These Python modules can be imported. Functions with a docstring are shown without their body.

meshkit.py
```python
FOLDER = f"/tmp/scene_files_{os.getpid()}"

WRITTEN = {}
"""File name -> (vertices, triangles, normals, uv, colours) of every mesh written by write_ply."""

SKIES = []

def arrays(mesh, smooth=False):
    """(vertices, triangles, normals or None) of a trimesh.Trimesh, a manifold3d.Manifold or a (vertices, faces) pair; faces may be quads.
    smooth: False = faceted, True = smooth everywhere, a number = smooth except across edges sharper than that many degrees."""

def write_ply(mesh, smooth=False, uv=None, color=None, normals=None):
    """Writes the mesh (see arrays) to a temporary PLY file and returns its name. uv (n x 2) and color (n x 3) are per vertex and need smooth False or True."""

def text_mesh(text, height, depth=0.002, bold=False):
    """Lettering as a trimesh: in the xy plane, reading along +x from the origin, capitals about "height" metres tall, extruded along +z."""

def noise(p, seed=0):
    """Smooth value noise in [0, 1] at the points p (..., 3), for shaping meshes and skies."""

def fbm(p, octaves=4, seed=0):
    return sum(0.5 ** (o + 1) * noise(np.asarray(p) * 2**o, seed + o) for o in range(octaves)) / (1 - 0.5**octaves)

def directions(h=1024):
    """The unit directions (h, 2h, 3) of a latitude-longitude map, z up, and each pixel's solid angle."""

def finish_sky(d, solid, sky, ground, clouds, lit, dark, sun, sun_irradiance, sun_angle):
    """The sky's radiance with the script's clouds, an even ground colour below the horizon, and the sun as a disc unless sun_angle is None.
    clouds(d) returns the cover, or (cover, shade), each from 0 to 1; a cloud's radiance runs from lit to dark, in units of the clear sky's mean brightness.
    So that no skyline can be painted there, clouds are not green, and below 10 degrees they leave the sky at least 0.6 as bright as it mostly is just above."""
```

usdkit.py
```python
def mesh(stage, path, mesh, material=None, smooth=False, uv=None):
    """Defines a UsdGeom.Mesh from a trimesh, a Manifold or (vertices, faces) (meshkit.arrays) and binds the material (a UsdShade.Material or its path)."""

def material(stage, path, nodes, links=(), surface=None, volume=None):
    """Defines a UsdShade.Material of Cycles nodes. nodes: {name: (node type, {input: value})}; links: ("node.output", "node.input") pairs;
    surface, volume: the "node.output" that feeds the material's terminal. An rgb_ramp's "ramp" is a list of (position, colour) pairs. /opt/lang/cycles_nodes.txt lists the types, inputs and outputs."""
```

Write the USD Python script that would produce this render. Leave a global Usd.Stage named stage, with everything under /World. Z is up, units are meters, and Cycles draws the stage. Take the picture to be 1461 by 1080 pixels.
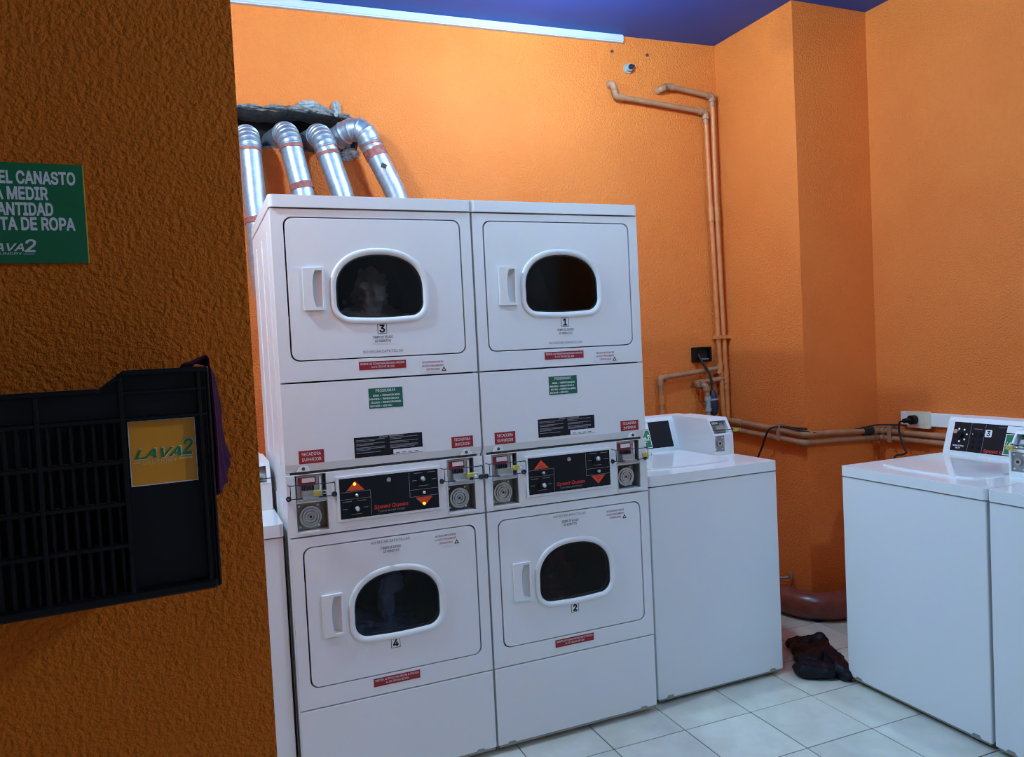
import math, random
import numpy as np, trimesh, manifold3d
import usdkit, meshkit
from pxr import Usd, UsdGeom, UsdLux, UsdShade, Gf, Sdf
from shapely.geometry import Polygon, box as sbox, Point
from shapely import affinity

stage = Usd.Stage.CreateInMemory()
UsdGeom.SetStageUpAxis(stage, UsdGeom.Tokens.z)
UsdGeom.SetStageMetersPerUnit(stage, 1.0)
UsdGeom.Xform.Define(stage, '/World')
UsdGeom.Scope.Define(stage, '/World/Looks')

# ------------------------------------------------------------------ camera, exposure, lamps
cam = UsdGeom.Camera.Define(stage, '/World/camera')
_r = (0.92071025, -0.38707737, -0.04963604); _u = (0.0604283, 0.01575344, 0.99804822); _f = (0.38553994, 0.92191265, -0.03789478)
_c = (-0.26605733, -2.57907938, 1.46966361)
cam.AddTransformOp().Set(Gf.Matrix4d(*_r, 0, *_u, 0, -_f[0], -_f[1], -_f[2], 0, *_c, 1))
cam.CreateHorizontalApertureAttr(36.0); cam.CreateVerticalApertureAttr(36.0 * 1080 / 1461)
cam.CreateFocalLengthAttr(36.0 * 1098.242 / 1461)
cam.CreateClippingRangeAttr(Gf.Vec2f(0.05, 60))
cam.CreateExposureAttr(0.0)
# the room's own ceiling bulbs: (x, y, z, emission strength); built as lamps at the end
LAMPS = [(1.35, 0.27, 3.03, 740.0), (-0.85, -0.25, 3.03, 1350.0), (2.55, -2.8, 3.03, 840.0), (0.95, -0.88, 3.03, 290.0)]
LAMP_COLOR = (0.445, 0.745, 0.92)

# ------------------------------------------------------------------ materials
L = {}
def mat(name, nodes, links, surface='p.BSDF'):
    L[name] = usdkit.material(stage, '/World/Looks/' + name, nodes, links, surface=surface)
    return L[name]
def plain(name, col, rough=0.5, metal=0.0, bevel=0.0, **kw):
    n = {'p': ('principled_bsdf', dict(base_color=col, roughness=rough, metallic=metal, **kw))}; l = []
    if bevel:
        n['b'] = ('bevel', dict(radius=bevel, samples=4)); l.append(('b.bevel', 'p.normal'))
    return mat(name, n, l)
def mottled(name, c1, c2, scale, rough=0.5, metal=0.0, lo=.35, hi=.65, bump=0.0, bscale=60, bevel=0.0, detail=4, **kw):
    n = {'g': ('geometry', {}), 'm': ('mapping', dict(scale=(scale,) * 3)), 'n': ('noise_texture', dict(scale=1.0, detail=detail, roughness=.6)),
         'r': ('rgb_ramp', {'ramp': [(0, c1), (lo, c1), (hi, c2), (1, c2)]}), 'p': ('principled_bsdf', dict(roughness=rough, metallic=metal, **kw))}
    l = [('g.position', 'm.vector'), ('m.vector', 'n.vector'), ('n.fac', 'r.fac'), ('r.color', 'p.base_color')]
    if bump:
        n['m2'] = ('mapping', dict(scale=(bscale,) * 3)); n['n2'] = ('noise_texture', dict(scale=1.0, detail=3, roughness=.55))
        n['b'] = ('bump', dict(strength=1.0, distance=bump))
        l += [('g.position', 'm2.vector'), ('m2.vector', 'n2.vector'), ('n2.fac', 'b.height'), ('b.normal', 'p.normal')]
    elif bevel:
        n['b'] = ('bevel', dict(radius=bevel, samples=4)); l.append(('b.bevel', 'p.normal'))
    return mat(name, n, l)
def stucco(name, c1, c2, bump, bscale, rough, spec=.3):
    return mottled(name, c1, c2, 2.2, rough, bump=bump, bscale=bscale, lo=.3, hi=.7, specular_ior_level=spec)

stucco('orange_stucco', (.78, .180, .030), (.84, .21, .037), .0085, 105, .6)
stucco('orange_stucco_coarse', (.68, .15, .009), (.74, .175, .012), .012, 92, .6, .15)
mottled('pale_paint', (.55, .55, .53), (.60, .60, .58), 3, .6)
plain('navy_paint', (.008, .075, .42), .6)
mottled('tile_a', (.62, .585, .48), (.71, .675, .56), 9, .32, bevel=.0015, detail=6)
mottled('tile_b', (.57, .54, .44), (.69, .655, .55), 7, .30, bevel=.0015, detail=6)
mottled('tile_c', (.64, .60, .49), (.73, .69, .58), 11, .34, bevel=.0015, detail=6)
mottled('grout', (.10, .10, .095), (.16, .155, .15), 30, .9)
plain('enamel', (.80, .80, .80), .34, bevel=.0025)
plain('enamel_gloss', (.82, .82, .82), .10, bevel=.003)
plain('enamel_fine', (.80, .80, .80), .36, bevel=.001)
plain('white_plastic', (.80, .80, .79), .4, bevel=.001)
plain('duct_plastic', (.50, .52, .55), .5)
plain('cream_plastic', (.78, .72, .55), .4, bevel=.001)
plain('black_panel', (.007, .008, .012), .42, specular_ior_level=.22)
plain('black_rubber', (.012, .012, .013), .6)
plain('black_plastic', (.004, .004, .006), .42, bevel=.001, specular_ior_level=.22)
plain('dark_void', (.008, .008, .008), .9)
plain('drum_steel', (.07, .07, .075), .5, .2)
plain('steel', (.55, .55, .54), .33, .9)
plain('chrome', (.82, .82, .82), .25, .6)
plain('dull_steel', (.33, .33, .31), .5, .6)
plain('dark_steel', (.10, .10, .095), .5, .6)
plain('dark_wire', (.03, .033, .05), .4, .5)
plain('brass', (.62, .50, .10), .35, .5)
plain('red_print', (.32, .009, .014), .5)
plain('orange_print', (.72, .07, .012), .5)
plain('logo_red', (.60, .03, .02), .5)
plain('green_print', (.003, .12, .065), .45)
plain('green_sign', (.003, .17, .055), .4)
plain('white_print', (.82, .82, .82), .5)
plain('grey_print', (.22, .22, .23), .5)
plain('black_print', (.008, .008, .011), .5, specular_ior_level=.25)
plain('label_paper', (.80, .80, .80), .45)
plain('sign_edge', (.55, .50, .12), .5)
plain('orange_paper', (.80, .30, .008), .5)
plain('logo_green', (.005, .22, .07), .5)
plain('logo_pale', (.80, .55, .25), .5)
mottled('galvanized', (.34, .38, .44), (.47, .51, .57), 55, .42, .8, lo=.35, hi=.65)
mottled('primer_band', (.22, .045, .035), (.42, .12, .09), 60, .6)
mottled('pipe_paint', (.60, .17, .045), (.68, .22, .06), 20, .42)
mottled('pipe_dusty', (.34, .16, .085), (.47, .21, .10), 16, .55)
mottled('drain_red', (.16, .035, .025), (.24, .06, .04), 14, .28)
mottled('concrete', (.13, .125, .12), (.26, .25, .235), 40, .95, bump=.01, bscale=50)
mottled('plaster_chip', (.25, .25, .25), (.42, .42, .42), 50, .9, bump=.006, bscale=80)
plain('hose_grey', (.35, .36, .35), .5)
plain('navy_plastic', (.012, .022, .05), .4)
mottled('black_cloth', (.003, .0035, .007), (.006, .007, .012), 30, .45, bump=.002, bscale=120, specular_ior_level=.25)
mottled('purple_cloth', (.030, .003, .018), (.050, .006, .030), 40, .95, bump=.0015, bscale=300, specular_ior_level=.1)
mottled('cream_cloth', (.50, .46, .38), (.70, .66, .58), 14, .95)
mottled('blue_cloth', (.20, .30, .50), (.34, .46, .66), 14, .95)
mottled('dark_red_cloth', (.14, .015, .03), (.24, .03, .05), 14, .95)
mottled('grey_cloth', (.36, .33, .28), (.50, .46, .40), 14, .95)
mat('indicator_lit', {'e': ('emission', dict(color=(1, .62, .04), strength=3.2))}, [], 'e.emission')
for k in range(len(LAMPS)): mat('bulb_glow_%d' % k, {'e': ('emission', dict(color=LAMP_COLOR, strength=LAMPS[k][3]))}, [], 'e.emission')
mat('door_glass', {'t': ('transparent_bsdf', dict(color=(.68, .68, .72))), 'g': ('glossy_bsdf', dict(color=(.8, .8, .8), roughness=.08)),
                   'f': ('fresnel', dict(IOR=1.28)), 'x': ('mix_closure', {})},
    [('f.fac', 'x.fac'), ('t.BSDF', 'x.closure1'), ('g.BSDF', 'x.closure2')], 'x.closure')

# ------------------------------------------------------------------ helpers
USED = {}
def path_in(parent, name):
    base = parent + '/' + name
    k = USED.get(base, -1) + 1; USED[base] = k
    return base if k == 0 else f'{base}_{k:03d}'
def tag(p, label=None, cat=None, group=None, kind=None):
    p = p.GetPrim() if hasattr(p, 'GetPrim') else p
    for k, v in (('label', label), ('category', cat), ('group', group), ('kind', kind)):
        if v: p.SetCustomDataByKey(k, v)
    return p
def thing(name, label, cat, loc=(0, 0, 0), rz=0.0, group=None, kind=None):
    pth = path_in('/World', name)
    x = UsdGeom.Xform.Define(stage, pth)
    x.AddTranslateOp().Set(Gf.Vec3d(*map(float, loc)))
    if rz: x.AddRotateZOp().Set(float(rz))
    tag(x, label, cat, group, kind)
    return pth
def obj(name, mesh, material, parent='/World', smooth=False, label=None, kind=None):
    if isinstance(mesh, (list,)):
        mesh = trimesh.util.concatenate(mesh)
    pth = path_in(parent, name)
    usdkit.mesh(stage, pth, mesh, L[material], smooth=smooth)
    if label or kind: tag(stage.GetPrimAtPath(pth), label, None, None, kind)
    return pth
def struct(name, mesh, material, label=None):
    pth = obj(name, mesh, material)
    tag(stage.GetPrimAtPath(pth), label, None, None, 'structure')
    return pth

def T(m, d): m = m.copy(); m.apply_translation(d); return m
def bx(x0, x1, y0, y1, z0, z1):
    m = trimesh.creation.box([x1 - x0, y1 - y0, z1 - z0]); m.apply_translation([(x0 + x1) / 2, (y0 + y1) / 2, (z0 + z1) / 2]); return m
def cbx(x0, x1, y0, y1, z0, z1, c=.004):
    pts = []
    for i, sx in enumerate((x0, x1)):
        for j, sy in enumerate((y0, y1)):
            for k, sz in enumerate((z0, z1)):
                dx, dy, dz = (c, -c)[i], (c, -c)[j], (c, -c)[k]
                pts += [(sx, sy + dy, sz + dz), (sx + dx, sy, sz + dz), (sx + dx, sy + dy, sz)]
    return trimesh.Trimesh(*hull(np.array(pts)))
def hull(p):
    m = manifold3d.Manifold.hull_points(np.asarray(p, float)).to_mesh(); return m.vert_properties[:, :3], m.tri_verts
def hullm(p): return trimesh.Trimesh(*hull(p))
def rrect(x0, x1, z0, z1, r, n=6): return sbox(x0 + r, z0 + r, x1 - r, z1 - r).buffer(r, quad_segs=n) if r > 0 else sbox(x0, z0, x1, z1)
FRONT = np.array([[1, 0, 0, 0], [0, 0, -1, 0], [0, 1, 0, 0], [0, 0, 0, 1.0]])
def plate(poly, y0, y1):
    """a polygon in the x-z plane given the thickness y0 (front) to y1 (back)"""
    out = []
    for g in getattr(poly, 'geoms', [poly]):
        m = trimesh.creation.extrude_polygon(g, y1 - y0, engine='earcut'); m.apply_transform(FRONT); m.apply_translation([0, y1, 0]); out.append(m)
    return trimesh.util.concatenate(out)
def flat(poly, z0, z1):
    out = []
    for g in getattr(poly, 'geoms', [poly]):
        m = trimesh.creation.extrude_polygon(g, z1 - z0, engine='earcut'); m.apply_translation([0, 0, z0]); out.append(m)
    return trimesh.util.concatenate(out)
def text(s, x, z, h, y, align='c', width=None, bold=True, shear=0.0, depth=.0006):
    """lettering on a front (facing -y): baseline z, front face at y"""
    m = meshkit.text_mesh(s, h, depth, bold)
    v = m.vertices.copy(); w = v[:, 0].max() - v[:, 0].min()
    v[:, 0] -= v[:, 0].min()
    if width: v[:, 0] *= width / w; w = width
    v[:, 0] += shear * v[:, 1]
    v[:, 0] += x - (w / 2 if align == 'c' else w if align == 'r' else 0)
    m = trimesh.Trimesh(v, m.faces, process=False); m.apply_transform(FRONT); m.apply_translation([0, y + depth, z])
    return m
def bool_(a, b, op='sub'):
    def mf(m): return m if isinstance(m, manifold3d.Manifold) else manifold3d.Manifold(manifold3d.Mesh(np.asarray(m.vertices, np.float32), np.asarray(m.faces, np.uint32)))
    r = mf(a) - mf(b) if op == 'sub' else mf(a) + mf(b)
    k = r.to_mesh(); return trimesh.Trimesh(k.vert_properties[:, :3], k.tri_verts, process=False)
def spline(p, k=8):
    p = np.asarray(p, float); q = np.vstack([2 * p[0] - p[1], p, 2 * p[-1] - p[-2]]); out = []
    for i in range(1, len(q) - 2):
        for t in np.linspace(0, 1, k, endpoint=False):
            a, b, c, d = q[i - 1], q[i], q[i + 1], q[i + 2]
            out.append(.5 * (2 * b + (c - a) * t + (2 * a - 5 * b + 4 * c - d) * t * t + (3 * b - a - 3 * c + d) * t ** 3))
    return np.array(out + [p[-1]])
def fillet(p, r, k=6):
    """a polyline with its corners rounded"""
    p = [np.asarray(a, float) for a in p]; out = [p[0]]
    for a, b, c in zip(p, p[1:], p[2:]):
        u, v = a - b, c - b; lu, lv = np.linalg.norm(u), np.linalg.norm(v); d = min(r, .45 * lu, .45 * lv)
        s, e = b + u / lu * d, b + v / lv * d
        out += [(1 - t) ** 2 * s + 2 * t * (1 - t) * b + t * t * e for t in np.linspace(0, 1, k)]
    return np.array(out + [p[-1]])
def tube(p, r, n=14, cap=True):
    p = np.asarray(p, float); r = np.broadcast_to(np.asarray(r, float), len(p)); d = np.gradient(p, axis=0); d /= np.linalg.norm(d, axis=1, keepdims=True)
    a = np.cross(d[0], [0, 0, 1.0]);
    if np.linalg.norm(a) < .1: a = np.cross(d[0], [1.0, 0, 0])
    a /= np.linalg.norm(a); V = []
    for i in range(len(p)):
        a = a - d[i] * (a @ d[i]); a /= np.linalg.norm(a); b = np.cross(d[i], a)
        th = np.arange(n) / n * 2 * np.pi
        V.append(p[i] + r[i] * (np.cos(th)[:, None] * a + np.sin(th)[:, None] * b))
    V = np.vstack(V); F = []
    for i in range(len(p) - 1):
        for j in range(n):
            q = [i * n + j, i * n + (j + 1) % n, (i + 1) * n + (j + 1) % n, (i + 1) * n + j]
            F += [[q[0], q[1], q[2]], [q[0], q[2], q[3]]]
    if cap:
        V = np.vstack([V, p[0], p[-1]]); m = len(V)
        for j in range(n):
            F.append([m - 2, (j + 1) % n, j]); F.append([m - 1, (len(p) - 1) * n + j, (len(p) - 1) * n + (j + 1) % n])
    return trimesh.Trimesh(V, F, process=False)
def cyl(x, z, y0, y1, r, n=24): return plate(Point(x, z).buffer(r, quad_segs=n // 4), y0, y1)
def loft(loops):
    """closed loops of the same length joined in a row"""
    n = len(loops[0]); V = np.vstack(loops); F = []
    for i in range(len(loops) - 1):
        for j in range(n):
            a, b, c, d = i * n + j, i * n + (j + 1) % n, (i + 1) * n + (j + 1) % n, (i + 1) * n + j
            F += [[a, b, c], [a, c, d]]
    return trimesh.Trimesh(V, F, process=False)
def inset(loop, d):
    """loop (n x 2, counter-clockwise) pushed outward by d"""
    t = np.roll(loop, -1, 0) - np.roll(loop, 1, 0); t /= np.linalg.norm(t, axis=1, keepdims=True)
    return loop + d * np.stack([t[:, 1], -t[:, 0]], 1)
def lump(loc, size, seed, amp=.25, freq=3.0, sub=4):
    m = trimesh.creation.icosphere(sub); v = m.vertices
    k = 1 + amp * (2 * meshkit.fbm(v * freq + 10, 4, seed) - 1) + amp * .6 * np.abs(2 * meshkit.noise(v * freq * 2.1 + 5, seed + 3) - 1)
    m.vertices = v * k[:, None] * np.asarray(size) + np.asarray(loc); return m

# ------------------------------------------------------------------ the setting
WL, WF, WR, CEIL = -3.3, -4.4, 3.21, 3.19
def yback(x): return 1.165 + .0419 * (2.69 - x)

fl = thing('floor', 'pale grey square ceramic floor tiles with dark grout lines', None, kind='structure')
tx0, ty0, tp, th = 1.0741, -.1638, .3055, -.0163
ct, st_ = math.cos(th), math.sin(th)
def tpos(i, j): return np.array([tx0 + i * tp * ct + j * tp * st_, ty0 + i * tp * st_ - j * tp * ct])
obj('grout_bed', bx(WL, WR, WF, 1.45, -.08, -.0025), 'grout', fl)
def tile_mesh(i, j, dz=0.0):
    a = tpos(i, j); e = .0022
    m = cbx(e, tp - e, -tp + e, -e, -.012, 0, .0012); m.apply_transform(trimesh.transformations.rotation_matrix(th, [0, 0, 1])); m.apply_translation([a[0], a[1], dz]); return m
rng = random.Random(5); rest = []
for i in range(-15, 8):
    for j in range(-5, 15):
        c = tpos(i + .5, j + .5)
        if not (WL + .16 < c[0] < WR - .16 and WF + .16 < c[1] < yback(c[0]) - .16): continue
        if c[0] > 2.6 and c[1] > .45: continue
        if -2 <= i <= 6 and -4 <= j <= 3:
            obj('tile', tile_mesh(i, j, rng.uniform(-.0004, .0004)), rng.choice(['tile_a', 'tile_b', 'tile_c']), fl)
        else: rest.append(tile_mesh(i, j))
obj('tile_field', rest, 'tile_a', fl, kind='stuff')

struct('ceiling', bx(WL - .2, WR + .2, WF - .2, 1.8, CEIL, CEIL + .12), 'navy_paint', 'dark navy painted ceiling')
# back wall with the broken-out hole for the ducts
bw = Polygon([(WL, yback(WL)), (2.72, yback(2.72)), (2.72, yback(2.72) + .3), (WL, yback(WL) + .3)])
wall = flat(bw, -.08, CEIL)
rr = np.random.RandomState(3)
top = [(-.16, 2.672)] + [(x, 2.672 + .014 * rr.rand() + (.012 if .25 < x < .4 else 0) - max(0, x - .42) * .25) for x in np.linspace(-.12, .53, 22)]
bot = [(.565, 2.61), (.575, 2.53), (.56, 2.475)] + [(x, 2.468 + .02 * rr.rand()) for x in np.linspace(.53, -.14, 20)]
hole = Polygon(bot + top[::1]) if False else Polygon(top + bot)
hole = hole.buffer(0)
ymid = yback(.2)
holem = plate(hole, ymid - .1, ymid + .22)
wall = bool_(wall, holem)
wb = thing('wall_back', 'bright orange stucco wall behind the dryers with a broken hole', None, kind='structure')
obj('wall_face', wall, 'orange_stucco', wb)
lin = hole.difference(hole.buffer(-.012))
obj('hole_lining', plate(lin, ymid + .004, ymid + .21), 'concrete', wb)
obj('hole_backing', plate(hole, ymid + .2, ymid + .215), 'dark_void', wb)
# loose grey plaster round the rim of the hole
for k, (x, z, sx, sz, sd) in enumerate([(.345, 2.70, .045, .018, 1), (.385, 2.682, .04, .022, 2), (.475, 2.688, .022, .035, 3), (.30, 2.678, .05, .014, 4), (.20, 2.678, .06, .010, 5),
                                        (.43, 2.668, .05, .014, 6), (.535, 2.475, .04, .026, 7), (.51, 2.455, .03, .02, 8), (.07, 2.676, .05, .010, 9), (.515, 2.655, .03, .012, 10)]):
    obj('plaster_fragment', lump((x, yback(x) - .004, z), (sx, .018, sz), sd, .5, 2.2, 2), 'plaster_chip' if k in (0, 2, 6, 7) else 'concrete', wb)
struct('wall_pillar', flat(Polygon([(2.69, 1.3), (2.70, .545), (WR + .2, .545), (WR + .2, 1.5), (2.69, 1.5)]), -.08, CEIL), 'orange_stucco', 'orange corner pillar between the back wall and the right wall')
struct('wall_right', bx(WR, WR + .2, WF - .2, .545, -.08, CEIL), 'orange_stucco', 'orange stucco wall behind the washing machines on the right')
struct('wall_left', bx(WL - .2, WL, WF - .2, 1.8, -.08, CEIL), 'pale_paint')
struct('wall_front', bx(WL, WR, WF - .2, WF, -.08, CEIL), 'pale_paint')
struct('wall_partition', bx(-2.1, -.151, -1.0, -.82, -.0025, CEIL), 'orange_stucco_coarse', 'coarse orange stucco wall close by on the left, under the green sign')
# white cable duct along the top of the back wall
x0, x1 = -1.2, 2.075
def wallstrip(xa, xb, z0, z1, t, off=0.0):
    return flat(Polygon([(xa, yback(xa) - t - off), (xb, yback(xb) - t - off), (xb, yback(xb) - off), (xa, yback(xa) - off)]), z0, z1)
struct('trim_1', [wallstrip(x0, x1, CEIL - .043, CEIL - .001, .022), wallstrip(x0, x1, CEIL - .036, CEIL - .008, .004, .022)], 'duct_plastic', 'white plastic cable duct along the top of the back wall')

# ------------------------------------------------------------------ stacked dryers
W = .683
def dloop(x0, x1, z0, z1, rb=.045, n=48):
    cx, hw = (x0 + x1) / 2, (x1 - x0) / 2; zs = z0 + (z1 - z0) * .44; p = []
    for t in np.linspace(-90, 0, 9): p.append((x1 - rb + rb * math.cos(math.radians(t)), z0 + rb + rb * math.sin(math.radians(t))))
    for t in np.linspace(0, 180, 41):
        c, s = math.cos(math.radians(t)), math.sin(math.radians(t))
        p.append((cx + hw * np.sign(c) * abs(c) ** .86, zs + (z1 - zs) * abs(s) ** .9))
    for t in np.linspace(180, 270, 9): p.append((x0 + rb + rb * math.cos(math.radians(t)), z0 + rb + rb * math.sin(math.radians(t))))
    for t in np.linspace(0, 1, 12)[1:-1]: p.append((x0 + rb + t * (x1 - x0 - 2 * rb), z0 - .004 * math.sin(math.pi * t)))
    p = np.array(p); keep = [0]
    for i in range(1, len(p)):
        if np.linalg.norm(p[i] - p[keep[-1]]) > 1e-4: keep.append(i)
    return p[keep]
def at_y(loop, y): return np.stack([loop[:, 0], np.full(len(loop), y), loop[:, 1]], 1)

def sticker(parent, x0, x1, z0, z1, bg, lines, col, y=-.0009, name='sticker', border=None, label=None, th_=.0006, fat=1):
    s = obj(name, plate(sbox(x0, z0, x1, z1), y, y + th_), bg, parent, label=label)
    if border: obj('sticker_border', plate(sbox(x0, z0, x1, z1).difference(sbox(x0 + .0015, z0 + .0015, x1 - .0015, z1 - .0015)), y - .0003, y), border, s)
    if lines:
        ms = []
        for (t, zx, h, wd) in lines:
            ms.append(text(t, (x0 + x1) / 2, zx, h, y - .0004, width=wd, depth=.0004, bold=fat if h > .015 else False))
        obj('lettering', ms, col, s)
    return s

def door(dr, zd0, zd1, zw0, zw1, wx0, wx1, hz0, hz1, dz_x0=.042, dz_x1=.641):
    outer = rrect(dz_x0 + .003, dz_x1 - .003, zd0 + .0035, zd1 - .0035, .026)
    w = dloop(wx0, wx1, zw0, zw1)
    wout = Polygon(inset(w, .012))
    slab = outer.difference(wout).difference(sbox(.122, hz0 + .012, .150, hz1 - .012))
    d = obj('door', plate(slab, 0, .022), 'enamel', dr)
    prof = [(.0225, .001), (.0215, -.003), (.0195, -.0055), (.015, -.0072), (.009, -.0068), (.004, -.0045), (.0015, -.001), (0, .006), (0, .03)]
    obj('window_bezel', loft([at_y(inset(w, o), y) for o, y in prof][::-1]), 'enamel_fine', d, smooth=40)
    obj('gasket', loft([at_y(inset(w, o), y) for o, y in [(.004, .0035), (-.004, .0035), (-.004, .012), (.004, .012)]]), 'black_rubber', d)
    obj('window_glass', plate(Polygon(inset(w, .003)), .006, .010), 'door_glass', d)
    obj('door_tunnel', loft([at_y(inset(w, .004), .012), at_y(inset(w, .014), .05), at_y(inset(w, .02), .085)]), 'dark_steel', d)
    # moulded handle with a scoop on its right side
    hb = rrect(.091, .160, hz0, hz1, .004)
    zc, hh = (hz0 + hz1) / 2, (hz1 - hz0) / 2
    sc = Polygon([(.153, hz0 + .008)] + [(.121 + .006 * (1 - math.cos(t)) * 1.6 if False else .121 + .010 * (abs(math.sin(t)) ** 3), zc + (hh - .008) * math.sin(t)) for t in np.linspace(-math.pi / 2, math.pi / 2, 13)] + [(.153, hz1 - .008)])
    obj('handle', plate(hb.difference(sc), -.011, .0), 'white_plastic', d)
    # slanted floor of the scoop: deep on the left, shallow on the right
    f = [(.120, -.001 + .024, hz0 + .007), (.154, -.004, hz0 + .007), (.154, -.004, hz1 - .007), (.120, .023, hz1 - .007)]
    g = [(a, b + .004, c) for a, b, c in f]
    obj('handle_scoop', hullm(f + g), 'white_plastic', d)
    return d

def coin_side(dr, x0, x1, flip):
    """one coin slide with the lock box under it"""
    zt, zm, zb = 1.092, 1.006, .902
    c = obj('coin_box', [bx(x0, x1, .0, .004, zm - .006, zm), bx(x0 - .003, x0, -.003, .05, zb, zt), bx(x1, x1 + .003, -.003, .05, zb, zt), bx(x0, x1, -.004, .05, zb - .003, zb + .004)], 'enamel_fine', dr)
    obj('recess_liner', [bx(x0, x1, .046, .05, zb, zt), bx(x0, x0 + .002, .0, .05, zb, zt), bx(x1 - .002, x1, 0, .05, zb, zt), bx(x0, x1, .002, .05, zm - .003, zm)], 'dull_steel', c)
    w = x1 - x0
    # upper half: slide with its red price label, coin slots and chrome push
    obj('coin_slide', [bx(x0 + .006, x1 - .012, .012, .046, zm + .004, zt - .004), bx(x0 + .02, x1 - .03, -.012, .012, zm + .012, zm + .036), cbx(x0 + .02, x1 - .03, -.03, -.010, zm + .010, zm + .016, .001)], 'steel', c)
    obj('price_label', plate(sbox(x0 + .012, zt - .036, x1 - .032, zt - .008), .009, .0115), 'red_print', c)
    obj('price_strip', [plate(sbox(x0 + .024, zt - .026, x1 - .036, zt - .011), .007, .009)], 'white_print', c)
    obj('coin_teeth', [bx(x0 + .022 + k * .0085, x0 + .026 + k * .0085, -.006, .012, zm + .034, zm + .05) for k in range(5)], 'dark_wire', c)
    obj('side_slot', [plate(sbox(x1 - .022, zm + .03, x1 - .016, zt - .01), .006, .011)], 'white_print', c)
    obj('slide_lip', cbx(x0 + .002, x1 - .002, -.006, .012, zm - .001, zm + .006, .001), 'steel', c)
    # lower half: lock plate with the round lock
    pc = (x0 + x1) / 2 - .004; zc = (zm - .006 + zb) / 2
    obj('lock_plate', bx(x0 + .003, x1 - .022, .030, .034, zb + .006, zm - .010), 'dull_steel' if not flip else 'dark_steel', c)
    rings = []
    for r0, r1, yy in ((.036, .030, .014), (.027, .022, .010), (.018, .012, .012)):
        rings.append(plate(Point(pc, zc).buffer(r0, quad_segs=8).difference(Point(pc, zc).buffer(r1, quad_segs=8)), yy, .031))
    obj('lock_cylinder', rings + [cyl(pc, zc, .020, .031, .034), cyl(pc, zc, .013, .02, .009)], 'steel', c)
    obj('keyhole', cyl(pc, zc, .0115, .013, .0045, 12), 'black_rubber', c)
    obj('screw', [cyl(px, pz, .026, .031, .004, 12) for px in (x0 + .012, x1 - .028) for pz in (zb + .016, zm - .02)], 'white_print', c)
    # wire guard rods across the slide
    a, b = x0 - .022, x1 + .024
    rods = [tube(fillet([(a, .0, 1.066), (a, -.028, 1.066), (b, -.028, 1.062), (b, .0, 1.062)], .006), .0014, 8), tube(fillet([(a, .0, 1.022), (a, -.028, 1.022), (b, -.028, 1.020), (b, 0, 1.020)], .006), .0014, 8),
            tube([(b - .001, -.028, 1.062), (b - .001, -.028, 1.020)], .0013, 6), tube([(a + .004, -.028, 1.066), (a + .004, -.028, 1.022)], .0013, 6)]
    obj('guard_rod', rods, 'dark_wire', c)
    for q in (a, b): obj('eye_bolt', [plate(Point(q, 1.020).buffer(.0085).difference(Point(q, 1.020).buffer(.0045)), -.007, .0)], 'dark_wire', c)
    return c

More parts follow.
